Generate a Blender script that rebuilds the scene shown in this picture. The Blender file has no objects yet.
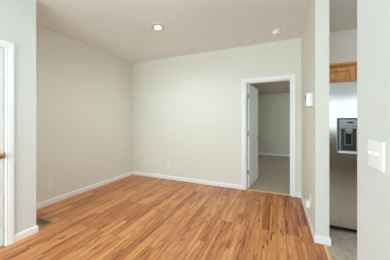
import bpy, bmesh, math, random
from mathutils import Vector, Matrix
random.seed(4)
scene = bpy.context.scene
C = scene.collection
PI = math.pi

# ------------------------------------------------------------------ camera
cam_d = bpy.data.cameras.new('camera')
cam_d.sensor_width = 36.0
cam_d.lens = 189.94 / 390.0 * 36.0
cam_d.shift_y = -8.267 / 390.0
cam_d.clip_start = 0.02
cam = bpy.data.objects.new('camera', cam_d)
C.objects.link(cam)
cam.location = (0, 0, 1.28)
cam.rotation_euler = (math.radians(90), 0, math.radians(23.434))
scene.camera = cam

# ------------------------------------------------------------------ world
world = bpy.data.worlds.new('world')
scene.world = world
world.use_nodes = True
bg = world.node_tree.nodes['Background']
bg.inputs[0].default_value = (0.625, 0.845, 1.0, 1)
bg.inputs[1].default_value = 4.5

# ------------------------------------------------------------------ fill lamps in the unseen windows added for light
def area(name, loc, rot, sx, sy, power, col):
    d = bpy.data.lights.new(name, 'AREA')
    d.shape = 'RECTANGLE'; d.size = sx; d.size_y = sy
    d.energy = power; d.color = col
    o = bpy.data.objects.new(name, d); C.objects.link(o)
    o.location = loc; o.rotation_euler = rot
    return o
R = math.radians
DAY = (0.625, 0.845, 1.0)
area('rear_window_fill', (-1.1, -3.12, 1.35), (R(90), 0, 0), 2.5, 2.1, 80, DAY)
area('bedroom_window_fill', (1.95, 5.9, 1.4), (R(90), 0, R(90)), 1.5, 1.2, 3.0, (1.0, 0.95, 0.84))

vs = scene.view_settings
vs.view_transform = 'Standard'
vs.look = 'None'
vs.exposure = 0.42
vs.gamma = 1.0
vs.use_curve_mapping = False
scene.cycles.use_denoising = True
scene.cycles.max_bounces = 14
scene.cycles.diffuse_bounces = 9
scene.cycles.caustics_reflective = False
scene.cycles.caustics_refractive = False
scene.cycles.sample_clamp_indirect = 6.0

# ------------------------------------------------------------------ materials
def lin(c):
    r = []
    for v in c:
        v /= 255.0
        r.append(v / 12.92 if v <= 0.04045 else ((v + 0.055) / 1.055) ** 2.4)
    return (r[0], r[1], r[2], 1.0)

def N(nt, t, **kw):
    n = nt.nodes.new(t)
    for k, v in kw.items():
        setattr(n, k, v)
    return n

def base_mat(name, col, rough=0.5, metal=0.0, spec=0.5):
    m = bpy.data.materials.new(name)
    m.use_nodes = True
    b = m.node_tree.nodes['Principled BSDF']
    b.inputs['Base Color'].default_value = lin(col)
    b.inputs['Roughness'].default_value = rough
    b.inputs['Metallic'].default_value = metal
    b.inputs['Specular IOR Level'].default_value = spec
    return m, m.node_tree, b

def noise_mat(name, col, rough=0.5, metal=0.0, spec=0.5, scale=60, bump=0.1, dist=0.002, vary=0.03, stretch=(1, 1, 1), detail=3):
    m, nt, b = base_mat(name, col, rough, metal, spec)
    L = nt.links
    tc = N(nt, 'ShaderNodeTexCoord')
    mp = N(nt, 'ShaderNodeMapping')
    mp.inputs['Scale'].default_value = stretch
    L.new(tc.outputs['Object'], mp.inputs['Vector'])
    nz = N(nt, 'ShaderNodeTexNoise')
    nz.inputs['Scale'].default_value = scale
    nz.inputs['Detail'].default_value = detail
    L.new(mp.outputs[0], nz.inputs['Vector'])
    bp = N(nt, 'ShaderNodeBump')
    bp.inputs['Strength'].default_value = bump
    bp.inputs['Distance'].default_value = dist
    L.new(nz.outputs['Fac'], bp.inputs['Height'])
    L.new(bp.outputs[0], b.inputs['Normal'])
    if vary:
        mr = N(nt, 'ShaderNodeMapRange')
        mr.inputs['From Min'].default_value = 0.25; mr.inputs['From Max'].default_value = 0.75
        mr.inputs['To Min'].default_value = 1 - vary; mr.inputs['To Max'].default_value = 1 + vary
        L.new(nz.outputs['Fac'], mr.inputs['Value'])
        mx = N(nt, 'ShaderNodeVectorMath', operation='SCALE')
        mx.inputs[0].default_value = lin(col)[:3]
        L.new(mr.outputs[0], mx.inputs['Scale'])
        L.new(mx.outputs[0], b.inputs['Base Color'])
    return m

def wall_mat(name, col, strength=0.6):
    """painted orange-peel drywall"""
    m, nt, b = base_mat(name, col, 0.75, 0, 0.25)
    L = nt.links
    tc = N(nt, 'ShaderNodeTexCoord')
    n1 = N(nt, 'ShaderNodeTexNoise'); n1.inputs['Scale'].default_value = 75; n1.inputs['Detail'].default_value = 2.5
    n2 = N(nt, 'ShaderNodeTexVoronoi'); n2.inputs['Scale'].default_value = 42
    L.new(tc.outputs['Object'], n1.inputs['Vector']); L.new(tc.outputs['Object'], n2.inputs['Vector'])
    ad = N(nt, 'ShaderNodeMath', operation='MULTIPLY_ADD')
    L.new(n2.outputs['Distance'], ad.inputs[0]); ad.inputs[1].default_value = 0.35
    L.new(n1.outputs['Fac'], ad.inputs[2])
    bp = N(nt, 'ShaderNodeBump'); bp.inputs['Strength'].default_value = strength; bp.inputs['Distance'].default_value = 0.004
    L.new(ad.outputs[0], bp.inputs['Height']); L.new(bp.outputs[0], b.inputs['Normal'])
    return m

def laminate():
    m, nt, b = base_mat('laminate_floor', (190, 120, 72), 0.3, 0, 0.5)
    L = nt.links
    tc = N(nt, 'ShaderNodeTexCoord')
    mp = N(nt, 'ShaderNodeMapping'); mp.inputs['Rotation'].default_value = (0, 0, PI / 2)
    L.new(tc.outputs['Object'], mp.inputs['Vector'])
    def bricks(w, h, off, freq):
        br = N(nt, 'ShaderNodeTexBrick'); br.offset = off; br.offset_frequency = freq
        br.inputs['Scale'].default_value = 1.0
        br.inputs['Brick Width'].default_value = w; br.inputs['Row Height'].default_value = h
        br.inputs['Mortar Size'].default_value = 0.0016; br.inputs['Mortar Smooth'].default_value = 0.2
        br.inputs['Color1'].default_value = (0, 0, 0, 1); br.inputs['Color2'].default_value = (1, 1, 1, 1)
        br.inputs['Mortar'].default_value = (0.45, 0.45, 0.45, 1)
        L.new(mp.outputs[0], br.inputs['Vector'])
        return br
    br = bricks(0.80, 0.088, 0.37, 3)
    # per-strip shift so that the grain of neighbouring strips never lines up
    sc = N(nt, 'ShaderNodeVectorMath', operation='MULTIPLY_ADD')
    L.new(br.outputs['Color'], sc.inputs[0]); sc.inputs[1].default_value = (13.7, 5.3, 3.1)
    L.new(tc.outputs['Object'], sc.inputs[2])
    def grain(sx, sy, scale, detail, distort):
        mg = N(nt, 'ShaderNodeMapping'); mg.inputs['Scale'].default_value = (sx, sy, 1)
        L.new(sc.outputs[0], mg.inputs['Vector'])
        g = N(nt, 'ShaderNodeTexNoise'); g.inputs['Scale'].default_value = scale
        g.inputs['Detail'].default_value = detail; g.inputs['Distortion'].default_value = distort
        L.new(mg.outputs[0], g.inputs['Vector'])
        return g
    g1 = grain(12, 0.55, 3.2, 6, 1.0)
    g2 = grain(60, 2.2, 2.0, 3, 0.2)
    kn = grain(10.0, 2.2, 2.1, 3, 0.6)
    a = N(nt, 'ShaderNodeMath', operation='MULTIPLY'); L.new(br.outputs['Color'], a.inputs[0]); a.inputs[1].default_value = 0.22
    b2 = N(nt, 'ShaderNodeMath', operation='MULTIPLY_ADD'); L.new(g1.outputs['Fac'], b2.inputs[0]); b2.inputs[1].default_value = 0.86; L.new(a.outputs[0], b2.inputs[2])
    c2 = N(nt, 'ShaderNodeMath', operation='MULTIPLY_ADD'); L.new(g2.outputs['Fac'], c2.inputs[0]); c2.inputs[1].default_value = 0.24; L.new(b2.outputs[0], c2.inputs[2])
    rp = N(nt, 'ShaderNodeValToRGB')
    e = rp.color_ramp.elements
    e[0].position = 0.43; e[0].color = lin((122, 66, 30))
    e[1].position = 0.88; e[1].color = lin((226, 166, 103))
    for p, c in ((0.52, (166, 94, 48)), (0.63, (193, 119, 65)), (0.75, (210, 143, 84))):
        q = rp.color_ramp.elements.new(p); q.color = lin(c)
    L.new(c2.outputs[0], rp.inputs['Fac'])
    # dark knots and heart streaks
    kr = N(nt, 'ShaderNodeMapRange'); kr.inputs['From Min'].default_value = 0.60; kr.inputs['From Max'].default_value = 0.70
    kr.inputs['To Max'].default_value = 0.85
    L.new(kn.outputs['Fac'], kr.inputs['Value'])
    mk = N(nt, 'ShaderNodeMix', data_type='RGBA')
    L.new(kr.outputs[0], mk.inputs['Factor']); L.new(rp.outputs['Color'], mk.inputs[6]); mk.inputs[7].default_value = lin((112, 60, 28))
    # seams between boards
    ms = N(nt, 'ShaderNodeMix', data_type='RGBA')
    sm = N(nt, 'ShaderNodeMath', operation='MULTIPLY'); L.new(br.outputs['Fac'], sm.inputs[0]); sm.inputs[1].default_value = 0.55
    L.new(sm.outputs[0], ms.inputs['Factor']); L.new(mk.outputs[2], ms.inputs[6]); ms.inputs[7].default_value = lin((96, 54, 30))
    L.new(ms.outputs[2], b.inputs['Base Color'])
    bp = N(nt, 'ShaderNodeBump'); bp.inputs['Strength'].default_value = 0.12; bp.inputs['Distance'].default_value = 0.001
    L.new(g2.outputs['Fac'], bp.inputs['Height']); L.new(bp.outputs[0], b.inputs['Normal'])
    b.inputs['Roughness'].default_value = 0.33
    return m

def oak(name, vertical=True):
    m, nt, b = base_mat(name, (186, 132, 82), 0.45, 0, 0.4)
    L = nt.links
    tc = N(nt, 'ShaderNodeTexCoord')
    mp = N(nt, 'ShaderNodeMapping'); mp.inputs['Scale'].default_value = (14, 14, 1.2) if vertical else (1.2, 14, 14)
    L.new(tc.outputs['Object'], mp.inputs['Vector'])
    nz = N(nt, 'ShaderNodeTexNoise'); nz.inputs['Scale'].default_value = 3.0; nz.inputs['Detail'].default_value = 5; nz.inputs['Distortion'].default_value = 0.8
    L.new(mp.outputs[0], nz.inputs['Vector'])
    rp = N(nt, 'ShaderNodeValToRGB'); e = rp.color_ramp.elements
    e[0].position = 0.3; e[0].color = lin((208, 138, 78)); e[1].position = 0.72; e[1].color = lin((238, 172, 104))
    L.new(nz.outputs['Fac'], rp.inputs['Fac']); L.new(rp.outputs[0], b.inputs['Base Color'])
    return m

def tile_mat():
    m, nt, b = base_mat('vinyl_tile', (170, 162, 150), 0.4, 0, 0.4)
    L = nt.links
    tc = N(nt, 'ShaderNodeTexCoord')
    br = N(nt, 'ShaderNodeTexBrick'); br.offset = 0.0
    br.inputs['Scale'].default_value = 1; br.inputs['Brick Width'].default_value = 0.305; br.inputs['Row Height'].default_value = 0.305
    br.inputs['Mortar Size'].default_value = 0.003
    br.inputs['Color1'].default_value = lin((200, 185, 164)); br.inputs['Color2'].default_value = lin((190, 175, 155)); br.inputs['Mortar'].default_value = lin((182, 167, 147))
    L.new(tc.outputs['Object'], br.inputs['Vector'])
    nz = N(nt, 'ShaderNodeTexNoise'); nz.inputs['Scale'].default_value = 22; nz.inputs['Detail'].default_value = 6; nz.inputs['Distortion'].default_value = 1.2
    L.new(tc.outputs['Object'], nz.inputs['Vector'])
    mr = N(nt, 'ShaderNodeMapRange'); mr.inputs['From Min'].default_value = 0.3; mr.inputs['From Max'].default_value = 0.7
    mr.inputs['To Min'].default_value = 0.72; mr.inputs['To Max'].default_value = 1.2
    L.new(nz.outputs['Fac'], mr.inputs['Value'])
    mx = N(nt, 'ShaderNodeVectorMath', operation='SCALE'); L.new(br.outputs['Color'], mx.inputs[0]); L.new(mr.outputs[0], mx.inputs['Scale'])
    L.new(mx.outputs[0], b.inputs['Base Color'])
    return m

def glass_mat():
    m = bpy.data.materials.new('window_glass'); m.use_nodes = True
    nt = m.node_tree; nt.nodes.clear()
    o = N(nt, 'ShaderNodeOutputMaterial'); t = N(nt, 'ShaderNodeBsdfTransparent'); g = N(nt, 'ShaderNodeBsdfGlossy')
    g.inputs['Roughness'].default_value = 0.02
    mx = N(nt, 'ShaderNodeMixShader'); mx.inputs[0].default_value = 0.06
    nt.links.new(t.outputs[0], mx.inputs[1]); nt.links.new(g.outputs[0], mx.inputs[2]); nt.links.new(mx.outputs[0], o.inputs[0])
    return m

def emit_mat(name, col, s):
    m = bpy.data.materials.new(name); m.use_nodes = True
    nt = m.node_tree; nt.nodes.clear()
    o = N(nt, 'ShaderNodeOutputMaterial'); e = N(nt, 'ShaderNodeEmission')
    e.inputs[0].default_value = lin(col); e.inputs[1].default_value = s
    nt.links.new(e.outputs[0], o.inputs[0])
    return m

WALL = (226, 223, 210)
M = {}
M['wall'] = wall_mat('cream_wall_paint', WALL)
M['near_wall'] = wall_mat('wall_paint_lit_tint', (218, 220, 214))  # wall paint with the whiter light on the near walls put into the colour
M['ceiling'] = wall_mat('ceiling_paint', (234, 235, 232), 0.3)
M['kitchen_wall'] = wall_mat('kitchen_wall_paint', (216, 214, 204))
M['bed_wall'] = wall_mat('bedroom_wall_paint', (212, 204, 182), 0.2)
M['bed_ceiling'] = wall_mat('bedroom_ceiling_bounce_tint', (196, 176, 150), 0.2)  # brown bounce light from the carpet put into the ceiling colour
M['trim'] = noise_mat('white_trim_paint', (238, 238, 236), 0.35, 0, 0.4, 30, 0.03, 0.001, 0.0)
M['door'] = noise_mat('white_door_paint', (232, 232, 229), 0.38, 0, 0.4, 25, 0.04, 0.001, 0.0)
M['floor'] = laminate()
M['tile'] = tile_mat()
M['carpet'] = noise_mat('grey_carpet', (190, 172, 150), 0.95, 0, 0.1, 90, 0.8, 0.01, 0.22)
M['oak'] = oak('oak_vertical')
M['oak_h'] = oak('oak_horizontal', False)
M['tan_strip'] = noise_mat('tan_threshold', (214, 176, 124), 0.4, 0, 0.4, 40, 0.05, 0.001, 0.05, (1, 0.1, 1))
M['brass'] = noise_mat('brass', (206, 168, 96), 0.25, 1.0, 0.5, 40, 0.02, 0.0005, 0.02)
M['nickel'] = noise_mat('satin_nickel', (190, 184, 172), 0.28, 1.0, 0.5, 40, 0.02, 0.0005, 0.02)
M['steel'] = noise_mat('stainless_steel', (214, 207, 200), 0.13, 1.0, 0.5, 5, 0.008, 0.004, 0.02, (10, 10, 1.0), 2)
M['fridge_body'] = noise_mat('grey_cabinet_steel', (92, 92, 92), 0.5, 0.3, 0.4, 120, 0.1, 0.0006, 0.03)
M['black'] = noise_mat('black_plastic', (22, 21, 20), 0.45, 0, 0.4, 80, 0.05, 0.0005, 0.0)
M['dark_grey'] = noise_mat('dark_grey_plastic', (62, 61, 58), 0.35, 0, 0.5, 80, 0.05, 0.0005, 0.0)
M['silver_plastic'] = noise_mat('silver_plastic', (168, 168, 164), 0.3, 0.6, 0.5, 80, 0.03, 0.0005, 0.0)
M['mid_grey'] = noise_mat('grey_plastic', (126, 125, 121), 0.35, 0.2, 0.5, 80, 0.03, 0.0005, 0.0)
M['white_plastic'] = noise_mat('white_plastic', (240, 239, 235), 0.35, 0, 0.5, 80, 0.03, 0.0005, 0.0)
M['shadow_slot'] = noise_mat('socket_slot', (60, 56, 50), 0.6, 0, 0.3, 80, 0.03, 0.0005, 0.0)
M['screen'] = noise_mat('grey_lcd_screen', (104, 106, 98), 0.25, 0, 0.5, 20, 0.0, 0.0005, 0.02)
M['blue_display'] = noise_mat('blue_control_label', (150, 172, 186), 0.3, 0, 0.5, 20, 0.0, 0.0005, 0.02)
M['vent'] = noise_mat('bronze_vent_metal', (150, 134, 104), 0.45, 0.2, 0.5, 60, 0.05, 0.0006, 0.05)
M['vent_dark'] = noise_mat('dark_vent_louver', (128, 116, 90), 0.5, 0.0, 0.4, 60, 0.05, 0.0006, 0.05)
M['baffle'] = noise_mat('lamp_baffle', (226, 224, 218), 0.4, 0, 0.5, 60, 0.02, 0.0005, 0.0)
M['grey_baffle'] = noise_mat('grey_lamp_baffle', (196, 194, 188), 0.5, 0, 0.4, 60, 0.02, 0.0005, 0.0)
M['lamp'] = emit_mat('lamp_lens', (255, 250, 240), 5)
M['glass'] = glass_mat()
def blind_mat(name, k, f):
    m = bpy.data.materials.new(name); m.use_nodes = True
    nt = m.node_tree; nt.nodes.clear()
    o = N(nt, 'ShaderNodeOutputMaterial'); t = N(nt, 'ShaderNodeBsdfTranslucent'); g = N(nt, 'ShaderNodeBsdfDiffuse')
    t.inputs[0].default_value = (k, k * 0.92, k * 0.87, 1); g.inputs[0].default_value = (0.7, 0.7, 0.67, 1)
    mx = N(nt, 'ShaderNodeMixShader'); mx.inputs[0].default_value = f
    nt.links.new(t.outputs[0], mx.inputs[1]); nt.links.new(g.outputs[0], mx.inputs[2]); nt.links.new(mx.outputs[0], o.inputs[0])
    return m
M['blind'] = blind_mat('reflection_sheet', 0.9, 0.45)  # translucent sheet toned for the window's reflection in the refrigerator
M['upper_sheet'] = blind_mat('reflection_sheet_upper', 0.95, 0.85)
M['taupe'] = noise_mat('taupe_cabinet_paint', (186, 168, 152), 0.45, 0, 0.4, 20, 0.03, 0.001, 0.02)
M['stone'] = noise_mat('grey_laminate_counter', (150, 142, 130), 0.35, 0, 0.5, 60, 0.02, 0.0005, 0.12)

# ------------------------------------------------------------------ helpers
def link(name, me, m, parent=None, loc=None):
    o = bpy.data.objects.new(name, me)
    C.objects.link(o)
    if m is not None:
        me.materials.clear(); me.materials.append(m)
    if parent is not None:
        o.parent = parent
    if loc is not None:
        o.location = loc
    return o

def abox(bm, x0, x1, y0, y1, z0, z1, bev=0.0, seg=2):
    vs_ = [bm.verts.new(p) for p in ((x0, y0, z0), (x1, y0, z0), (x1, y1, z0), (x0, y1, z0), (x0, y0, z1), (x1, y0, z1), (x1, y1, z1), (x0, y1, z1))]
    fs = [bm.faces.new([vs_[i] for i in f]) for f in ((0, 3, 2, 1), (4, 5, 6, 7), (0, 1, 5, 4), (1, 2, 6, 5), (2, 3, 7, 6), (3, 0, 4, 7))]
    if bev:
        es = list({e for f in fs for e in f.edges})
        bmesh.ops.bevel(bm, geom=es, offset=bev, segments=seg, affect='EDGES', profile=0.5)

def revolve(bm, prof, axis='Z', center=(0, 0, 0), n=32, cap0=True, cap1=True):
    """prof: list of (radius, height) turned round the axis"""
    rings = []
    cx, cy, cz = center
    for r, h in prof:
        ring = []
        for k in range(n):
            a = 2 * PI * k / n
            u, v = r * math.cos(a), r * math.sin(a)
            p = {'Z': (cx + u, cy + v, cz + h), 'X': (cx + h, cy + u, cz + v), 'Y': (cx + v, cy + h, cz + u)}[axis]
            ring.append(bm.verts.new(p))
        rings.append(ring)
    for a, b in zip(rings, rings[1:]):
        for k in range(n):
            bm.faces.new((a[k], a[(k + 1) % n], b[(k + 1) % n], b[k]))
    if cap0: bm.faces.new(rings[0][::-1])
    if cap1: bm.faces.new(rings[-1])

def fin(name, bm, m, parent=None, org=None, smooth=False):
    """bm is in world space; org is the world position of the object's origin"""
    bmesh.ops.recalc_face_normals(bm, faces=bm.faces)
    off = Vector(org) if org is not None else Vector((0, 0, 0))
    if org is not None:
        bmesh.ops.translate(bm, verts=bm.verts, vec=-off)
    me = bpy.data.meshes.new(name)
    bm.to_mesh(me); bm.free()
    if smooth:
        for p in me.polygons: p.use_smooth = True
        me.set_sharp_from_angle(angle=R(35))
    o = link(name, me, m, parent, None if parent is not None else off)
    if smooth:
        w = o.modifiers.new('weighted_normal', 'WEIGHTED_NORMAL'); w.keep_sharp = True
    return o

def struct(name, bm, m, label=None, cat=None, parent=None):
    o = fin(name, bm, m, parent)
    if parent is None:
        o['kind'] = 'structure'
        if label: o['label'] = label
        if cat: o['category'] = cat
    return o

def thing(name, label, cat, loc, rotz=0, group=None, kind=None):
    o = bpy.data.objects.new(name, None); C.objects.link(o)
    o.empty_display_size = 0.05
    o.location = loc; o.rotation_euler = (0, 0, rotz)
    o['label'] = label; o['category'] = cat
    if group: o['group'] = group
    if kind: o['kind'] = kind
    return o

def part(name, bm, m, root, org, smooth=False, child_of=None):
    """part built in world space of an unrotated thing whose base is org"""
    o = fin(name, bm, m, None, None, smooth)
    for v in o.data.vertices: v.co -= Vector(org)
    o.parent = child_of if child_of is not None else root
    return o

def sweep(bm, pts, prof, up=(0, 0, 1), nrm=None, closed=False):
    """sweep a profile [(out, along_up)] along a polyline with mitred corners.
    nrm: None = path in the floor plane, 'out' is the left-hand normal; otherwise 'out' is nrm (wall normal)
    and 'up' is the in-plane left-hand normal."""
    P_ = [Vector(p) for p in pts]
    rings = []
    n = len(P_)
    for i in range(n):
        d0 = (P_[i] - P_[i - 1]).normalized() if i > 0 else None
        d1 = (P_[i + 1] - P_[i]).normalized() if i < n - 1 else None
        if d0 is None: d0 = d1
        if d1 is None: d1 = d0
        ax = Vector(up) if nrm is None else Vector(nrm)
        l0, l1 = ax.cross(d0), ax.cross(d1)
        mit = (l0 + l1)
        mit = mit / max(1e-6, mit.dot(l0))
        ring = []
        for a, b in prof:
            if nrm is None: ring.append(bm.verts.new(P_[i] + mit * a + ax * b))
            else: ring.append(bm.verts.new(P_[i] + ax * a + mit * b))
        rings.append(ring)
    k = len(prof)
    for a, b in zip(rings, rings[1:]):
        for j in range(k):
            bm.faces.new((a[j], a[(j + 1) % k], b[(j + 1) % k], b[j]))
    bm.faces.new(rings[0]); bm.faces.new(rings[-1][::-1])

# ------------------------------------------------------------------ layout (metres)
XL, XN, XR, XK = -3.245, -2.568, 0.372, 0.495      # alcove wall, near left wall, right wall, its kitchen face
YB, YBB = 3.657, 3.777                            # back wall, its bedroom face
YE, YJ = 2.363, 1.212                             # end of the partition, jamb of the near right wall
YN = 1.29                                         # end of the near left wall
CH = 2.705
YR, YKR, XKR = -3.2, -1.55, 3.0                   # rear wall, kitchen rear wall, kitchen right wall
BX0, BX1, BY1, BCH = -2.4, 2.0, 7.78, 2.343       # bedroom
DX0, DX1, DZ = -0.542, 0.212, 2.014               # clear opening of the bedroom door
T = 0.12

# ------------------------------------------------------------------ setting: floors and ceilings
bm = bmesh.new(); abox(bm, XL - T, 0.455, YR - T, YB + 0.02, -0.1, 0)
struct('floor', bm, M['floor'], 'orange-brown wood laminate plank floor of the empty room', 'floor')
bm = bmesh.new(); abox(bm, 0.455, XKR + T, YKR - T, YB + T, -0.1, 0)
struct('floor_kitchen', bm, M['tile'], 'mottled grey tile floor in front of the refrigerator', 'floor')
bm = bmesh.new(); abox(bm, BX0 - T, BX1 + T, YB + 0.02, BY1 + T, -0.1, 0)
for v in bm.verts:
    if v.co.x > 0.455 and v.co.y < YB + 0.1: v.co.y = YB + T
struct('floor_bedroom', bm, M['carpet'], 'grey carpet seen through the white door frame', 'floor')

bm = bmesh.new(); abox(bm, XL - T, XR + 0.06, YR - T, YB, CH, CH + 0.1)
struct('ceiling', bm, M['ceiling'], 'pale pinkish beige ceiling with one recessed light', 'ceiling')
bm = bmesh.new(); abox(bm, XR + 0.06, XKR + T, YKR - T, YB, CH, CH + 0.1)
struct('ceiling_kitchen', bm, M['ceiling'], 'grey looking ceiling over the refrigerator corner', 'ceiling')
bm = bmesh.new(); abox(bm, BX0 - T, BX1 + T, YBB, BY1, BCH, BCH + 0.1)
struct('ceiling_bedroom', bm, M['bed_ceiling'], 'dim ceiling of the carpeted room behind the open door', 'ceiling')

# ------------------------------------------------------------------ setting: walls
JT = 0.018                                        # jamb lining thickness
bm = bmesh.new()
abox(bm, XL - T, DX0 - JT, YB, YBB, 0, CH)
abox(bm, DX1 + JT, XKR + T, YB, YBB, 0, CH)
abox(bm, DX0 - JT, DX1 + JT, YB, YBB, DZ + JT, CH)
struct('wall_back', bm, M['wall'], 'long cream back wall with the doorway at its right end', 'wall')

bm = bmesh.new(); abox(bm, XL - T, XL, YN - T, YB, 0, CH)
struct('wall_left', bm, M['wall'], 'cream left wall of the recess with an outlet near the floor', 'wall')

# near left wall with the closet door hole
LD0, LD1, LDZ = 0.25, 1.012, 2.035
bm = bmesh.new()
abox(bm, XN - T, XN, LD1 + JT, YN, 0, CH)
abox(bm, XN - T, XN, LD0 - JT, LD1 + JT, LDZ + JT, CH)
abox(bm, XN - T, XN, -0.9, LD0 - JT, 0, CH)
abox(bm, XN - T, XN, -2.5, -0.9, 0, 0.8)
abox(bm, XN - T, XN, -2.5, -0.9, 2.1, CH)
abox(bm, XN - T, XN, YR, -2.5, 0, CH)
abox(bm, XL, XN - T, YN - T, YN, 0, CH)           # return to the recess
struct('wall_left_near', bm, M['near_wall'], 'near wall at the left edge beside the white closet door', 'wall')
bm = bmesh.new(); abox(bm, XL - T, XL, LD0 - 0.4, YN - T, 0, CH); abox(bm, XL, XN - T, LD0 - 0.4, LD0 - 0.3, 0, CH)
struct('wall_closet', bm, M['wall'], 'hidden inner wall of the closet behind the left door', 'wall')

bm = bmesh.new(); abox(bm, XR, XK, YR, YJ, 0, CH)
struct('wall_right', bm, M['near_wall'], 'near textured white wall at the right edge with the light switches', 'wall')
bm = bmesh.new(); abox(bm, XR, XK, YE, YB, 0, CH)
struct('wall_partition', bm, M['wall'], 'stub wall between back wall and kitchen with the thermostat', 'wall')

# rear wall (behind the camera) with a wide window added for light
WX0, WX1, WZ0, WZ1 = -2.35, 0.15, 0.3, 2.4
bm = bmesh.new()
abox(bm, XN - T, WX0, YR - T, YR, 0, CH); abox(bm, WX1, XK, YR - T, YR, 0, CH)
abox(bm, WX0, WX1, YR - T, YR, 0, WZ0); abox(bm, WX0, WX1, YR - T, YR, WZ1, CH)
struct('wall_rear', bm, M['wall'], 'rear wall with the added window behind the camera', 'wall')

# kitchen shell
KW0, KW1, KWZ0, KWZ1 = 1.1, 2.5, 0.95, 2.62
bm = bmesh.new()
abox(bm, XK, KW0, YKR - T, YKR, 0, CH); abox(bm, KW1, XKR + T, YKR - T, YKR, 0, CH)
abox(bm, KW0, KW1, YKR - T, YKR, 0, KWZ0); abox(bm, KW0, KW1, YKR - T, YKR, KWZ1, CH)
struct('wall_kitchen_rear', bm, M['kitchen_wall'], 'kitchen wall with a window facing the refrigerator', 'wall')
bm = bmesh.new(); abox(bm, XKR, XKR + T, YKR, YB, 0, CH)
struct('wall_kitchen_right', bm, M['kitchen_wall'], 'far side wall of the kitchen past the refrigerator', 'wall')

# bedroom shell
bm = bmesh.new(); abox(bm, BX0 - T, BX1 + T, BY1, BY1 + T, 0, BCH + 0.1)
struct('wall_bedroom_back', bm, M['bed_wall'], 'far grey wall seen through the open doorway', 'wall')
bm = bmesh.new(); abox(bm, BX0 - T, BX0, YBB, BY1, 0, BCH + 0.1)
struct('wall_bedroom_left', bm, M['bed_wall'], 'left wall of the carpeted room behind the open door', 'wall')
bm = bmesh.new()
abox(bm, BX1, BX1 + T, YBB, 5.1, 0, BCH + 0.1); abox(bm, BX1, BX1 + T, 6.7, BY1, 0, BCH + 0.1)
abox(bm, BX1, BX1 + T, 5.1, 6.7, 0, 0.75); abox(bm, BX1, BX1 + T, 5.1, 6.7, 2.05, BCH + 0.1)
struct('wall_bedroom_right', bm, M['bed_wall'], 'wall with the added window of the carpeted room behind the doorway', 'wall')

# windows: frame with a mullion, and a pane
def window(name, axis, a0, a1, b0, z0, z1, label):
    """axis 'X': the window runs along x in a wall whose middle plane is y=b0"""
    fw = 0.05
    def bx(bm, p0, p1, q0, q1, d):
        if axis == 'X': abox(bm, p0, p1, b0 - d, b0 + d, q0, q1)
        else: abox(bm, b0 - d, b0 + d, p0, p1, q0, q1)
    bm = bmesh.new()
    bx(bm, a0, a0 + fw, z0, z1, 0.03); bx(bm, a1 - fw, a1, z0, z1, 0.03)
    bx(bm, a0 + fw, a1 - fw, z0, z0 + fw, 0.03); bx(bm, a0 + fw, a1 - fw, z1 - fw, z1, 0.03)
    mid = (a0 + a1) / 2
    bx(bm, mid - 0.025, mid + 0.025, z0 + fw, z1 - fw, 0.03)
    f = struct(name, bm, M['trim'], label, 'window')
    bm = bmesh.new(); bx(bm, a0 + fw, mid - 0.025, z0 + fw, z1 - fw, 0.003); bx(bm, mid + 0.025, a1 - fw, z0 + fw, z1 - fw, 0.003)
    struct('pane', bm, M['glass'], parent=f)
window('window_1', 'X', WX0, WX1, YR - T / 2, WZ0, WZ1, 'wide white framed window added for light behind the camera')  # out of view, added as broad fill from behind
window('window_2', 'Y', -2.5, -0.9, XN - T / 2, 0.8, 2.1, 'white framed window added for light in the left wall behind the camera')  # out of view, added to light the near right wall
window('window_3', 'X', KW0, KW1, YKR - T / 2, KWZ0, KWZ1, 'kitchen window over the counter')
window('window_4', 'Y', 5.1, 6.7, BX1 + T / 2, 0.75, 2.05, 'unseen window added to light the carpeted room')  # out of view, added to light the bedroom

# ------------------------------------------------------------------ baseboards
BBH = 0.078
BB = [(0, 0), (0.014, 0), (0.014, BBH - 0.022), (0.011, BBH - 0.012), (0.007, BBH - 0.004), (0.003, BBH), (0, BBH)]
CAS = 0.066                                        # casing width
def baseboard(name, pts, label):
    bm = bmesh.new(); sweep(bm, [(x, y, 0) for x, y in pts], BB)
    return struct(name, bm, M['trim'], label, 'baseboard')
# 'out' is the left-hand side of travel
baseboard('baseboard_left', [(XL, YB - 0.014), (XL, YN)], 'white baseboard along the left wall of the recess')
baseboard('baseboard_back', [(DX0 - 0.006 - CAS, YB), (XL, YB)], 'long white baseboard along the back wall')
baseboard('baseboard_back_right', [(XR, YB), (DX1 + 0.006 + CAS, YB)], 'short white baseboard right of the door frame')
baseboard('baseboard_right', [(XK, 2.62), (XK, YE), (XR, YE), (XR, YB - 0.014)], 'white baseboard wrapping round the end of the stub wall')
baseboard('baseboard_left_near', [(XL + 0.014, YN), (XN, YN), (XN, LD1 + 0.006 + CAS)], 'white baseboard on the near left wall beside the closet door')
baseboard('baseboard_left_rear', [(XN, LD0 - 0.006 - CAS), (XN, YR)], 'white baseboard behind the camera on the left wall')
baseboard('baseboard_right_near', [(XR, YR), (XR, YJ), (XK, YJ)], 'white baseboard below the near wall with the switches')
baseboard('baseboard_bedroom', [(BX1, BY1), (BX0, BY1)], 'white baseboard on the far wall beyond the doorway')

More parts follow.
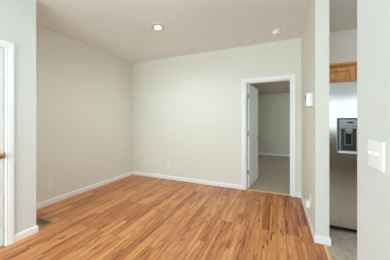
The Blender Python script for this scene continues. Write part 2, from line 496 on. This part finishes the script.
# ------------------------------------------------------------------ door casings, jambs and thresholds
CP = [(0, 0), (0.010, 0), (0.013, 0.006), (0.011, 0.014), (0.016, 0.030), (0.018, 0.050), (0.018, CAS - 0.004), (0.015, CAS), (0, CAS)]
def casing(name, plane, a0, a1, ztop, label):
    bm = bmesh.new()
    if plane == 'back':     # wall faces -Y; travel so that the outer side is on the left
        pts = [(a1, YB, 0), (a1, YB, ztop), (a0, YB, ztop), (a0, YB, 0)]
        n = (0, -1, 0)
    else:                   # near left wall faces +X
        pts = [(XN, a1, 0), (XN, a1, ztop), (XN, a0, ztop), (XN, a0, 0)]
        n = (1, 0, 0)
    # choose direction: in-plane left normal must point away from the opening
    d = (Vector(pts[1]) - Vector(pts[0])).normalized()
    lf = Vector(n).cross(d)
    want = Vector(pts[0]) - Vector(pts[3])
    if lf.dot(want) < 0: pts = pts[::-1]
    sweep(bm, pts, CP, nrm=n)
    return struct(name, bm, M['trim'], label, 'trim')
casing('trim_1', 'back', DX0 - 0.006, DX1 + 0.006, DZ + 0.006, 'white moulded casing round the doorway in the back wall')
casing('trim_2', 'left', LD0 - 0.006, LD1 + 0.006, LDZ + 0.006, 'white moulded casing round the closet door at the left edge')

bm = bmesh.new()
abox(bm, DX0 - JT, DX0, YB, YBB, 0, DZ); abox(bm, DX1, DX1 + JT, YB, YBB, 0, DZ); abox(bm, DX0 - JT, DX1 + JT, YB, YBB, DZ, DZ + JT)
abox(bm, DX0, DX0 + 0.010, YB + 0.042, YBB - 0.045, 0, DZ); abox(bm, DX1 - 0.010, DX1, YB + 0.042, YBB - 0.045, 0, DZ)
abox(bm, DX0 + 0.010, DX1 - 0.010, YB + 0.042, YBB - 0.045, DZ - 0.010, DZ)
struct('trim_3', bm, M['trim'], 'white jamb lining inside the back doorway', 'trim')
bm = bmesh.new()
abox(bm, XN - T, XN, LD1, LD1 + JT, 0, LDZ); abox(bm, XN - T, XN, LD0 - JT, LD0, 0, LDZ); abox(bm, XN - T, XN, LD0 - JT, LD1 + JT, LDZ, LDZ + JT)
abox(bm, XN - 0.085, XN - 0.055, LD1 - 0.010, LD1, 0, LDZ); abox(bm, XN - 0.085, XN - 0.055, LD0, LD0 + 0.010, 0, LDZ)
struct('trim_4', bm, M['trim'], 'white jamb lining round the closet door', 'trim')

bm = bmesh.new()
sweep(bm, [(DX0, YB - 0.005, 0), (DX1, YB - 0.005, 0)], [(0, 0), (0, 0.003), (0.008, 0.007), (0.035, 0.007), (0.043, 0.003), (0.043, 0)])
struct('trim_5', bm, M['tan_strip'], 'tan threshold strip between wood floor and grey carpet', 'trim')
bm = bmesh.new()
sweep(bm, [(0.474, YJ, 0), (0.474, YE, 0)], [(0, 0), (0, 0.002), (0.008, 0.006), (0.030, 0.006), (0.038, 0.002), (0.038, 0)])
struct('trim_6', bm, M['tan_strip'], 'tan threshold strip between wood floor and kitchen tile', 'trim')

# ------------------------------------------------------------------ doors
def knob(root, base, axis, sgn, m, name='knob'):
    """knob with rosette on a face; axis the outward axis"""
    bm = bmesh.new()
    pr = [(0.0325, 0), (0.0325, 0.004), (0.028, 0.008), (0.012, 0.010), (0.010, 0.026), (0.016, 0.032), (0.026, 0.040), (0.0275, 0.050), (0.024, 0.060), (0.014, 0.065), (0.003, 0.066)]
    revolve(bm, [(r, h * sgn) for r, h in pr], axis, base, 24)
    return fin(name, bm, m, root, None, True)

# bedroom door, hinged on the left jamb and swung into the bedroom (local: leaf along +Y, thickness along +X)
DW = DX1 - DX0 - 0.008
d1 = thing('door_1', 'open white flush door swung into the carpeted room', 'door', (DX0 + 0.012, YBB + 0.004, 0), R(-7.3), kind='structure')
bm = bmesh.new(); abox(bm, 0, 0.035, 0, DW, 0.012, DZ - 0.004, 0.0015, 1)
fin('leaf', bm, M['door'], d1)
k1 = knob(d1, (0.035, DW - 0.06, 0.955), 'X', 1, M['nickel']); knob(d1, (0.0, DW - 0.06, 0.955), 'X', -1, M['nickel'])
bm = bmesh.new(); abox(bm, 0.006, 0.029, DW - 0.0005, DW + 0.0015, 0.925, 0.985)
fin('latch_plate', bm, M['nickel'], d1)
for z in (0.30, 1.05, 1.78):
    bm = bmesh.new()
    revolve(bm, [(0.006, -0.045), (0.006, 0.045)], 'Z', (-0.004, -0.004, z), 12)
    abox(bm, -0.001, 0.030, -0.0025, 0.0005, z - 0.044, z + 0.044)
    fin('hinge', bm, M['brass'], d1)

# closet door at the left edge
d2 = thing('door_2', 'closed white door with brass knob at the left edge', 'door', (XN, LD0, 0), 0, kind='structure')
bm = bmesh.new(); abox(bm, -0.038, -0.003, 0.003, LD1 - LD0 - 0.005, 0.014, LDZ - 0.004, 0.002, 1)
leaf = fin('leaf', bm, M['door'], d2)
# raised panels: two tall over two short
def panel(y0, y1, z0, z1):
    bm = bmesh.new()
    o = [(y0, z0), (y1, z0), (y1, z1), (y0, z1)]
    ins = lambda d: [(y0 + d, z0 + d), (y1 - d, z0 + d), (y1 - d, z1 - d), (y0 + d, z1 - d)]
    lv = [(ins(0), -0.0035), (ins(0.006), 0.001), (ins(0.014), -0.0025), (ins(0.04), 0.0005)]
    rg = [[bm.verts.new((x, a, b)) for a, b in pts] for pts, x in lv]
    for p, q in zip(rg, rg[1:]):
        for k in range(4): bm.faces.new((p[k], p[(k + 1) % 4], q[(k + 1) % 4], q[k]))
    bm.faces.new(rg[-1])
    return bm
W2 = LD1 - LD0
for y0, y1 in ((0.11, W2 / 2 - 0.05), (W2 / 2 + 0.05, W2 - 0.11)):
    for z0, z1 in ((0.22, 0.80), (0.98, 1.90)):
        fin('panel', panel(y0, y1, z0, z1), M['door'], d2)
knob(d2, (-0.003, 0.984 - LD0 - 0.024, 0.935), 'X', 1, M['brass'])
bm = bmesh.new(); abox(bm, -0.012, 0.0015, W2 - 0.0046, W2 - 0.0003, 0.905, 0.970)
fin('strike_plate', bm, M['brass'], d2)

# ------------------------------------------------------------------ refrigerator
FX0, FX1, FY, FD = 0.535, 1.445, 2.70, 0.075
fr = thing('refrigerator', 'tall stainless steel side-by-side refrigerator with dispenser under oak cabinet', 'refrigerator', (FX0, FY, 0))
FO = (FX0, FY, 0)
bm = bmesh.new(); abox(bm, FX0 + 0.004, FX1 - 0.004, FY + FD + 0.006, FY + 0.80, 0.035, 1.725, 0.004, 1)
part('body', bm, M['fridge_body'], fr, FO)
# freezer door with a real recess for the dispenser
HX0, HX1, HZ0, HZ1 = 0.650, 0.866, 0.930, 1.312     # hole
FZ0, FZ1 = 0.052, 1.746
FM = 0.925
def door_mesh(x0, x1, hole=None):
    bm = bmesh.new(); abox(bm, x0, x1, FY, FY + FD, FZ0, FZ1, 0.012, 4)
    me = bpy.data.meshes.new('tmp'); bm.to_mesh(me); bm.free()
    if hole:
        a = bpy.data.objects.new('tmp_a', me); C.objects.link(a)
        bm = bmesh.new(); abox(bm, *hole)
        mc = bpy.data.meshes.new('tmp_c'); bm.to_mesh(mc); bm.free()
        c = bpy.data.objects.new('tmp_c', mc); C.objects.link(c)
        md = a.modifiers.new('b', 'BOOLEAN'); md.object = c; md.operation = 'DIFFERENCE'; md.solver = 'EXACT'
        dg = bpy.context.evaluated_depsgraph_get()
        me2 = bpy.data.meshes.new_from_object(a.evaluated_get(dg))
        bpy.data.objects.remove(a); bpy.data.objects.remove(c)
        me = me2
    bm = bmesh.new(); bm.from_mesh(me)
    return bm
fd = part('freezer_door', door_mesh(FX0, FM - 0.003, (HX0, HX1, FY - 0.05, FY + 0.068, HZ0, HZ1)), M['steel'], fr, FO, True)
part('fridge_door', door_mesh(FM + 0.003, FX1), M['steel'], fr, FO, True)
for hx in (FM - 0.045, FM + 0.045):
    bm = bmesh.new()
    abox(bm, hx - 0.012, hx + 0.012, FY - 0.055, FY - 0.035, 0.62, 1.50, 0.006, 3)
    abox(bm, hx - 0.010, hx + 0.010, FY - 0.040, FY + 0.002, 0.66, 0.70, 0.003, 1)
    abox(bm, hx - 0.010, hx + 0.010, FY - 0.040, FY + 0.002, 1.42, 1.46, 0.003, 1)
    part('handle', bm, M['silver_plastic'], fr, FO, True)
bm = bmesh.new()
abox(bm, FX0 + 0.01, FX1 - 0.01, FY + 0.030, FY + 0.072, 0.012, 0.046)
for i in range(24):
    x = FX0 + 0.03 + i * 0.036
    abox(bm, x, x + 0.018, FY + 0.026, FY + 0.031, 0.018, 0.040)
part('kick_grille', bm, M['black'], fr, FO)
for x in (FX0 + 0.05, FX1 - 0.05):
    for y in (FY + 0.10, FY + 0.72):
        bm = bmesh.new(); revolve(bm, [(0.022, 0.0), (0.022, 0.010), (0.010, 0.012), (0.010, 0.040)], 'Z', (x, y, 0), 16)
        part('foot', bm, M['black'], fr, FO)
for x in (FX0 + 0.003, FX1 - 0.031):
    bm = bmesh.new(); abox(bm, x, x + 0.028, FY + 0.02, FY + 0.16, 1.7255, 1.765, 0.006, 2)
    part('hinge_cover', bm, M['dark_grey'], fr, FO)
# dispenser: bezel, control panel with display, recess lining, paddle, nozzle, tray lip
bm = bmesh.new()
b_ = 0.012
sweep(bm, [(HX0 + 0.001, FY, HZ0 + 0.001), (HX0 + 0.001, FY, HZ1 - 0.001), (HX1 - 0.001, FY, HZ1 - 0.001), (HX1 - 0.001, FY, HZ0 + 0.001)],
      [(-0.002, -0.006), (0.006, -0.006), (0.009, 0.0), (0.006, b_), (-0.002, b_)], nrm=(0, -1, 0))
dp = part('dispenser', bm, M['dark_grey'], fr, FO)
bm = bmesh.new()      # recess lining, five thin sides
for q in ((HX0 + .001, HX0 + .006, FY, FY + .064, HZ0 + .001, 1.20), (HX1 - .006, HX1 - .001, FY, FY + .064, HZ0 + .001, 1.20),
          (HX0 + .006, HX1 - .006, FY + .058, FY + .064, HZ0 + .001, 1.20), (HX0 + .006, HX1 - .006, FY, FY + .058, HZ0 + .001, HZ0 + .006)):
    abox(bm, *q)
part('recess_lining', bm, M['dark_grey'], fr, FO, child_of=dp)
bm = bmesh.new(); abox(bm, HX0 + 0.012, HX1 - 0.012, FY - 0.006, FY + 0.060, 1.198, HZ1 - 0.012, 0.006, 3)
part('control_panel', bm, M['silver_plastic'], fr, FO, True, dp)
bm = bmesh.new(); abox(bm, 0.735, 0.792, FY - 0.008, FY - 0.005, 1.262, 1.280, 0.001, 1)
part('display', bm, M['black'], fr, FO, False, dp)
bm = bmesh.new(); abox(bm, 0.670, 0.700, FY - 0.008, FY - 0.005, 1.232, 1.284, 0.002, 2)
part('control_label', bm, M['blue_display'], fr, FO, False, dp)
for i in range(4):
    bm = bmesh.new(); abox(bm, 0.722 + i * 0.028, 0.740 + i * 0.028, FY - 0.009, FY - 0.005, 1.222, 1.236, 0.0015, 1)
    part('button', bm, M['mid_grey'], fr, FO, False, dp)
bm = bmesh.new()
abox(bm, 0.728, 0.794, FY + 0.012, FY + 0.056, 1.165, 1.197, 0.004, 2)
revolve(bm, [(0.012, -0.022), (0.014, 0.0)], 'Z', (0.761, FY + 0.034, 1.165), 16)
part('nozzle', bm, M['silver_plastic'], fr, FO, True, dp)
bm = bmesh.new(); abox(bm, 0.722, 0.800, FY + 0.044, FY + 0.056, 1.005, 1.160, 0.005, 3)
pd = part('paddle', bm, M['mid_grey'], fr, FO, True, dp)
bm = bmesh.new(); abox(bm, 0.733, 0.789, FY + 0.040, FY + 0.046, 1.018, 1.140, 0.003, 2)
part('paddle_pad', bm, M['black'], fr, FO, True, dp)
for x in (0.672, 0.835):
    bm = bmesh.new(); abox(bm, x, x + 0.016, FY + 0.030, FY + 0.056, 0.945, 1.195, 0.003, 2)
    part('side_column', bm, M['silver_plastic'], fr, FO, True, dp)
bm = bmesh.new()
abox(bm, HX0 - 0.006, HX1 + 0.006, FY - 0.022, FY + 0.050, HZ0 - 0.012, HZ0 + 0.010, 0.005, 3)
tr = part('tray', bm, M['white_plastic'], fr, FO, True, dp)

# ------------------------------------------------------------------ cabinet over the refrigerator
CY, CZ0, CZ1 = 3.33, 1.80, 2.085
CO = (FX0, YB - 0.001, CZ0)
cb = thing('wall_cabinet', 'oak wall cabinet with crown trim mounted above the refrigerator', 'cabinet', CO)
CX0, CX1 = 0.500, 1.46
bm = bmesh.new(); abox(bm, CX0, CX1, CY + 0.002, YB - 0.001, CZ0, CZ1)
part('body', bm, M['oak'], cb, CO)
bm = bmesh.new()
sweep(bm, [(CX1, CY + 0.002, CZ1 - 0.035), (CX0, CY + 0.002, CZ1 - 0.035)], [(0, 0), (0.006, 0), (0.010, 0.012), (0.034, 0.030), (0.048, 0.040), (0.050, 0.062), (0, 0.062)][::-1])
cr = part('crown_trim', bm, M['oak_h'], cb, CO)
def cab_door(x0, x1, z0, z1):
    st = 0.055
    bm = bmesh.new()
    for q in ((x0, x0 + st, z0, z1), (x1 - st, x1, z0, z1), (x0 + st, x1 - st, z1 - 0.040, z1), (x0 + st, x1 - st, z0, z0 + 0.040)):
        abox(bm, q[0], q[1], CY - 0.018, CY + 0.001, q[2], q[3], 0.002, 1)
    d = part('door', bm, M['oak'], cb, CO)
    bm = bmesh.new()
    a0, a1, c0, c1 = x0 + st, x1 - st, z0 + 0.040, z1 - 0.040
    lv = [(0, -0.0015), (0.010, -0.0015), (0.030, -0.012)]
    rg = []
    for ins, y in lv:
        rg.append([bm.verts.new((x, CY + y, z)) for x, z in ((a0 + ins, c0 + ins), (a1 - ins, c0 + ins), (a1 - ins, c1 - ins), (a0 + ins, c1 - ins))])
    for p, q in zip(rg, rg[1:]):
        for k in range(4): bm.faces.new((p[k], p[(k + 1) % 4], q[(k + 1) % 4], q[k]))
    bm.faces.new(rg[-1])
    part('panel', bm, M['oak'], cb, CO, False, d)
cab_door(CX0 + 0.03, 0.992, CZ0 + 0.012, CZ1 - 0.042)
cab_door(1.000, CX1 - 0.02, CZ0 + 0.012, CZ1 - 0.042)

# ------------------------------------------------------------------ kitchen counter facing the refrigerator (seen only mirrored in its steel)
for i in range(4):
    x0 = XK + 0.002 + i * 0.6
    x1 = x0 + 0.598
    o_ = (x0, YKR, 0)
    bc = thing('base_cabinet', ['taupe base cabinet nearest the switch wall under the kitchen window wall', 'taupe base cabinet second from the switch wall under the kitchen counter',
                                'taupe base cabinet third from the switch wall under the kitchen counter', 'taupe base cabinet farthest from the switch wall under the kitchen counter'][i], 'cabinet', o_, 0, 'base cabinets under the kitchen counter')
    bm = bmesh.new(); abox(bm, x0, x1, YKR + 0.002, YKR + 0.58, 0.10, 0.875); abox(bm, x0, x1, YKR + 0.002, YKR + 0.51, 0.0, 0.10)
    part('body', bm, M['taupe'], bc, o_)
    bm = bmesh.new(); abox(bm, x0 + 0.02, x1 - 0.02, YKR + 0.578, YKR + 0.598, 0.13, 0.68, 0.003, 1)
    part('door', bm, M['taupe'], bc, o_)
    bm = bmesh.new(); abox(bm, x0 + 0.02, x1 - 0.02, YKR + 0.578, YKR + 0.598, 0.70, 0.85, 0.003, 1)
    part('drawer', bm, M['taupe'], bc, o_)
bm = bmesh.new(); abox(bm, XK + 0.002, XKR - 0.002, YKR + 0.002, YKR + 0.62, 0.8752, 0.912, 0.004, 1)
ct = fin('countertop', bm, M['stone'], None, (XK, YKR, 0.875))
ct['label'] = 'grey kitchen countertop on the taupe base cabinets'; ct['category'] = 'countertop'

# blind added over the kitchen window to tone its reflection in the steel
BO = (KW0, YKR, KWZ1)
rb = thing('reflection_blind', 'white blind added over the kitchen window to tone its reflection', 'blind', BO)
bm = bmesh.new(); revolve(bm, [(0.022, 0), (0.022, KW1 - KW0 + 0.06)], 'X', (KW0 - 0.03, YKR + 0.026, KWZ1 + 0.026), 20)
part('roller', bm, M['white_plastic'], rb, BO, True)
def sheet(y, z0, z1):
    bm = bmesh.new()
    bm.faces.new([bm.verts.new(p) for p in ((KW0 - 0.02, y, z0), (KW1 + 0.02, y, z0), (KW1 + 0.02, y, z1), (KW0 - 0.02, y, z1))])
    return bm
part('lower_sheet', sheet(YKR + 0.005, KWZ0, 2.0), M['blind'], rb, BO)
part('upper_sheet', sheet(YKR + 0.052, 1.98, KWZ1 + 0.03), M['upper_sheet'], rb, BO)
bm = bmesh.new(); abox(bm, KW0 - 0.02, KW1 + 0.02, YKR + 0.001, YKR + 0.012, KWZ0 - 0.025, KWZ0, 0.003, 1)
part('bottom_bar', bm, M['white_plastic'], rb, BO)

# ------------------------------------------------------------------ recessed ceiling light
LX, LY = -1.648, 2.40
LO = (LX, LY, CH)
rl = thing('recessed_light', 'round recessed downlight glowing in the ceiling', 'light', LO)
bm = bmesh.new()
revolve(bm, [(0.128, -0.0005), (0.128, -0.004), (0.120, -0.009), (0.100, -0.010), (0.094, -0.006), (0.094, -0.0005)], 'Z', LO, 48, True, True)
part('trim_ring', bm, M['white_plastic'], rl, LO, True)
bm = bmesh.new()
revolve(bm, [(0.0945, -0.0092), (0.085, -0.008), (0.075, -0.0112), (0.066, -0.0105), (0.050, -0.0125)], 'Z', LO, 48, False, False)
part('baffle', bm, M['grey_baffle'], rl, LO, True)
bm = bmesh.new()
revolve(bm, [(0.056, -0.0112), (0.053, -0.0145), (0.040, -0.018), (0.018, -0.020), (0.001, -0.0205)], 'Z', LO, 40, True, True)
part('lens', bm, M['lamp'], rl, LO, True)
ld = bpy.data.lights.new('downlight', 'SPOT'); ld.energy = 46; ld.spot_size = R(172); ld.spot_blend = 1.0; ld.shadow_soft_size = 0.05; ld.color = (0.72, 0.88, 1.0)
lo = bpy.data.objects.new('downlight', ld); C.objects.link(lo); lo.parent = rl; lo.location = (0, 0, -0.08)

# unseen globe added above the camera as even fill
GO = (-0.9, 1.2, CH)
gl = thing('fill_globe', 'unseen fill globe added above the camera', 'lamp', GO)
bm = bmesh.new(); revolve(bm, [(0.065, -0.0005), (0.065, -0.012), (0.020, -0.026), (0.020, -0.14), (0.045, -0.15), (0.045, -0.175)], 'Z', GO, 32)
part('canopy', bm, M['nickel'], gl, GO, True)
bm = bmesh.new(); bmesh.ops.create_uvsphere(bm, u_segments=32, v_segments=16, radius=0.11, matrix=Matrix.Translation((GO[0], GO[1], CH - 0.28)))
part('globe', bm, emit_mat('fill_globe_glow', (210, 234, 255), 15), gl, GO, True)

# unseen globe added on the kitchen ceiling to brighten the kitchen
KO = (2.15, 1.9, CH)
kl = thing('fill_globe', 'unseen fill globe added in the kitchen before the refrigerator', 'lamp', KO)
bm = bmesh.new(); revolve(bm, [(0.065, -0.0005), (0.065, -0.012), (0.020, -0.026), (0.020, -0.14), (0.045, -0.15), (0.045, -0.175)], 'Z', KO, 32)
part('canopy', bm, M['nickel'], kl, KO, True)
bm = bmesh.new(); bmesh.ops.create_uvsphere(bm, u_segments=32, v_segments=16, radius=0.11, matrix=Matrix.Translation((KO[0], KO[1], CH - 0.28)))
part('globe', bm, emit_mat('kitchen_fill_globe_glow', (236, 243, 255), 50), kl, KO, True)

# ------------------------------------------------------------------ smoke detector
SO = (-0.008, 3.245, CH)
sd = thing('smoke_detector', 'small round white smoke detector on the ceiling above the doorway', 'smoke detector', SO)
bm = bmesh.new(); revolve(bm, [(0.062, -0.0003), (0.062, -0.020), (0.058, -0.0225)], 'Z', SO, 40)
part('base', bm, M['white_plastic'], sd, SO, True)
bm = bmesh.new(); revolve(bm, [(0.047, -0.0226), (0.047, -0.030), (0.058, -0.031), (0.058, -0.046), (0.050, -0.057), (0.020, -0.061), (0.001, -0.061)], 'Z', SO, 40)
part('cover', bm, M['white_plastic'], sd, SO, True)
bm = bmesh.new(); revolve(bm, [(0.009, -0.0600), (0.009, -0.0635), (0.001, -0.064)], 'Z', (SO[0] + 0.02, SO[1] - 0.01, CH), 16)
part('test_button', bm, M['mid_grey'], sd, SO, True)

# ------------------------------------------------------------------ thermostat on the stub wall
TO = (XR, 2.61, 1.463)
th = thing('thermostat', 'boxy white thermostat on the stub wall beside the kitchen opening', 'thermostat', TO)
bm = bmesh.new(); abox(bm, XR - 0.010, XR - 0.0003, 2.549, 2.671, 1.460, 1.618, 0.003, 2)
part('wall_plate', bm, M['white_plastic'], th, TO, True)
bm = bmesh.new(); abox(bm, XR - 0.060, XR - 0.0095, 2.554, 2.666, 1.464, 1.614, 0.007, 3)
part('housing', bm, M['white_plastic'], th, TO, True)
bm = bmesh.new(); abox(bm, XR - 0.0615, XR - 0.059, 2.575, 2.655, 1.545, 1.602, 0.001, 1)
part('display', bm, M['screen'], th, TO)
for i in range(2):
    bm = bmesh.new(); abox(bm, XR - 0.063, XR - 0.059, 2.585 + i * 0.035, 2.607 + i * 0.035, 1.505, 1.520, 0.0015, 1)
    part('button', bm, M['baffle'], th, TO)

# ------------------------------------------------------------------ wall outlets
def rbox(face, u0, u1, d0, d1, z0, z1, P0, bev=0.0):
    """box on a wall: u along the wall, d out of the wall"""
    bm = bmesh.new()
    if face == '+X': abox(bm, P0[0] + d0, P0[0] + d1, P0[1] + u0, P0[1] + u1, P0[2] + z0, P0[2] + z1, bev)
    elif face == '-X': abox(bm, P0[0] - d1, P0[0] - d0, P0[1] + u0, P0[1] + u1, P0[2] + z0, P0[2] + z1, bev)
    else: abox(bm, P0[0] + u0, P0[0] + u1, P0[1] - d1, P0[1] - d0, P0[2] + z0, P0[2] + z1, bev)
    return bm
def outlet(face, P0, label):
    t = thing('wall_outlet', label, 'outlet', P0, 0, 'duplex outlets near the floor')
    part('cover_plate', rbox(face, -0.036, 0.036, 0.0003, 0.006, -0.058, 0.058, P0, 0.002), M['white_plastic'], t, P0, True)
    for zc in (-0.020, 0.020):
        s = part('socket', rbox(face, -0.017, 0.017, 0.0055, 0.0085, zc - 0.014, zc + 0.014, P0, 0.0012), M['baffle'], t, P0, True)
        for u, hh in ((-0.0065, 0.005), (0.0065, 0.004)):
            part('slot', rbox(face, u - 0.0012, u + 0.0012, 0.008, 0.0088, zc - hh + 0.003, zc + hh + 0.003, P0), M['shadow_slot'], t, P0, False, s)
        part('slot', rbox(face, -0.0022, 0.0022, 0.008, 0.0088, zc - 0.010, zc - 0.0055, P0), M['shadow_slot'], t, P0, False, s)
    part('screw', rbox(face, -0.003, 0.003, 0.0055, 0.0068, -0.003, 0.003, P0, 0.0005), M['nickel'], t, P0)
    return t
outlet('+X', (XL, 1.806, 0.318), 'white duplex outlet on the left wall above the floor vent')
outlet('-Y', (-2.215, YB, 0.315), 'white duplex outlet low on the back wall right of the corner')
outlet('-X', (XR, 2.690, 0.315), 'white outlet with a plug-in adapter low on the stub wall')

AO = (XR - 0.009, 2.69, 0.275)
ad = thing('plug_adapter', 'small white plug-in adapter in the outlet on the stub wall', 'adapter', AO)
bm = bmesh.new(); abox(bm, XR - 0.052, XR - 0.0092, 2.662, 2.718, 0.228, 0.318, 0.006, 3)
part('housing', bm, M['white_plastic'], ad, AO, True)
bm = bmesh.new(); abox(bm, XR - 0.0535, XR - 0.0515, 2.680, 2.700, 0.296, 0.304, 0.0008, 1)
part('indicator', bm, M['baffle'], ad, AO)

# ------------------------------------------------------------------ light switches on the near right wall
WO = (XR, 1.003, 1.146)
sw = thing('light_switch', 'white double light switch plate on the near right wall', 'light switch', WO)
part('cover_plate', rbox('-X', -0.066, 0.066, 0.0003, 0.0075, -0.0575, 0.0575, WO, 0.003), M['white_plastic'], sw, WO, True)
for u in (0.030, -0.022):
    part('toggle_slot', rbox('-X', u - 0.0055, u + 0.0055, 0.007, 0.0085, -0.013, 0.013, WO, 0.0006), M['baffle'], sw, WO)
    bm = bmesh.new()
    abox(bm, -0.0045, 0.0045, -0.0045, 0.0045, 0, 0.014, 0.0015, 2)
    bmesh.ops.transform(bm, matrix=Matrix.Translation((XR - 0.006, WO[1] + u, WO[2] + 0.002)) @ Matrix.Rotation(R(-68), 4, 'Y'), verts=bm.verts)
    part('toggle', bm, M['white_plastic'], sw, WO, True)
    for z in (0.0302, -0.0302):
        bm = bmesh.new(); revolve(bm, [(0.0034, -0.007), (0.0034, -0.0082), (0.002, -0.0088)], 'X', (XR, WO[1] + u, WO[2] + z), 14)
        part('screw', bm, M['baffle'], sw, WO)

# ------------------------------------------------------------------ floor vent
VO = (-2.77, 1.442, 0)
fv = thing('floor_vent', 'bronze metal floor vent on the wood floor behind the near left wall', 'vent', VO)
vx0, vx1, vy0, vy1 = -2.925, -2.615, 1.378, 1.508
bm = bmesh.new()
sweep(bm, [(vx0, vy0, 0.0003), (vx1, vy0, 0.0003)], [(0, 0), (0.002, 0.004), (0.024, 0.005), (0.026, 0)][::-1])
sweep(bm, [(vx0, vy1 - 0.026, 0.0003), (vx1, vy1 - 0.026, 0.0003)], [(0, 0), (0.002, 0.005), (0.024, 0.004), (0.026, 0)][::-1])
abox(bm, vx0, vx0 + 0.026, vy0 + 0.026, vy1 - 0.026, 0.0003, 0.005); abox(bm, vx1 - 0.026, vx1, vy0 + 0.026, vy1 - 0.026, 0.0003, 0.005)
part('frame', bm, M['vent'], fv, VO)
bm = bmesh.new()
abox(bm, vx0 + 0.026, vx1 - 0.026, vy0 + 0.026, vy1 - 0.026, 0.0003, 0.0012)
n = 20
for i in range(n):
    x = vx0 + 0.030 + i * (vx1 - vx0 - 0.060) / (n - 1)
    abox(bm, x - 0.0022, x + 0.0022, vy0 + 0.026, vy1 - 0.026, 0.0012, 0.0046)
abox(bm, vx0 + 0.026, vx1 - 0.026, 1.440, 1.446, 0.0012, 0.0048)
part('louver', bm, M['vent_dark'], fv, VO)
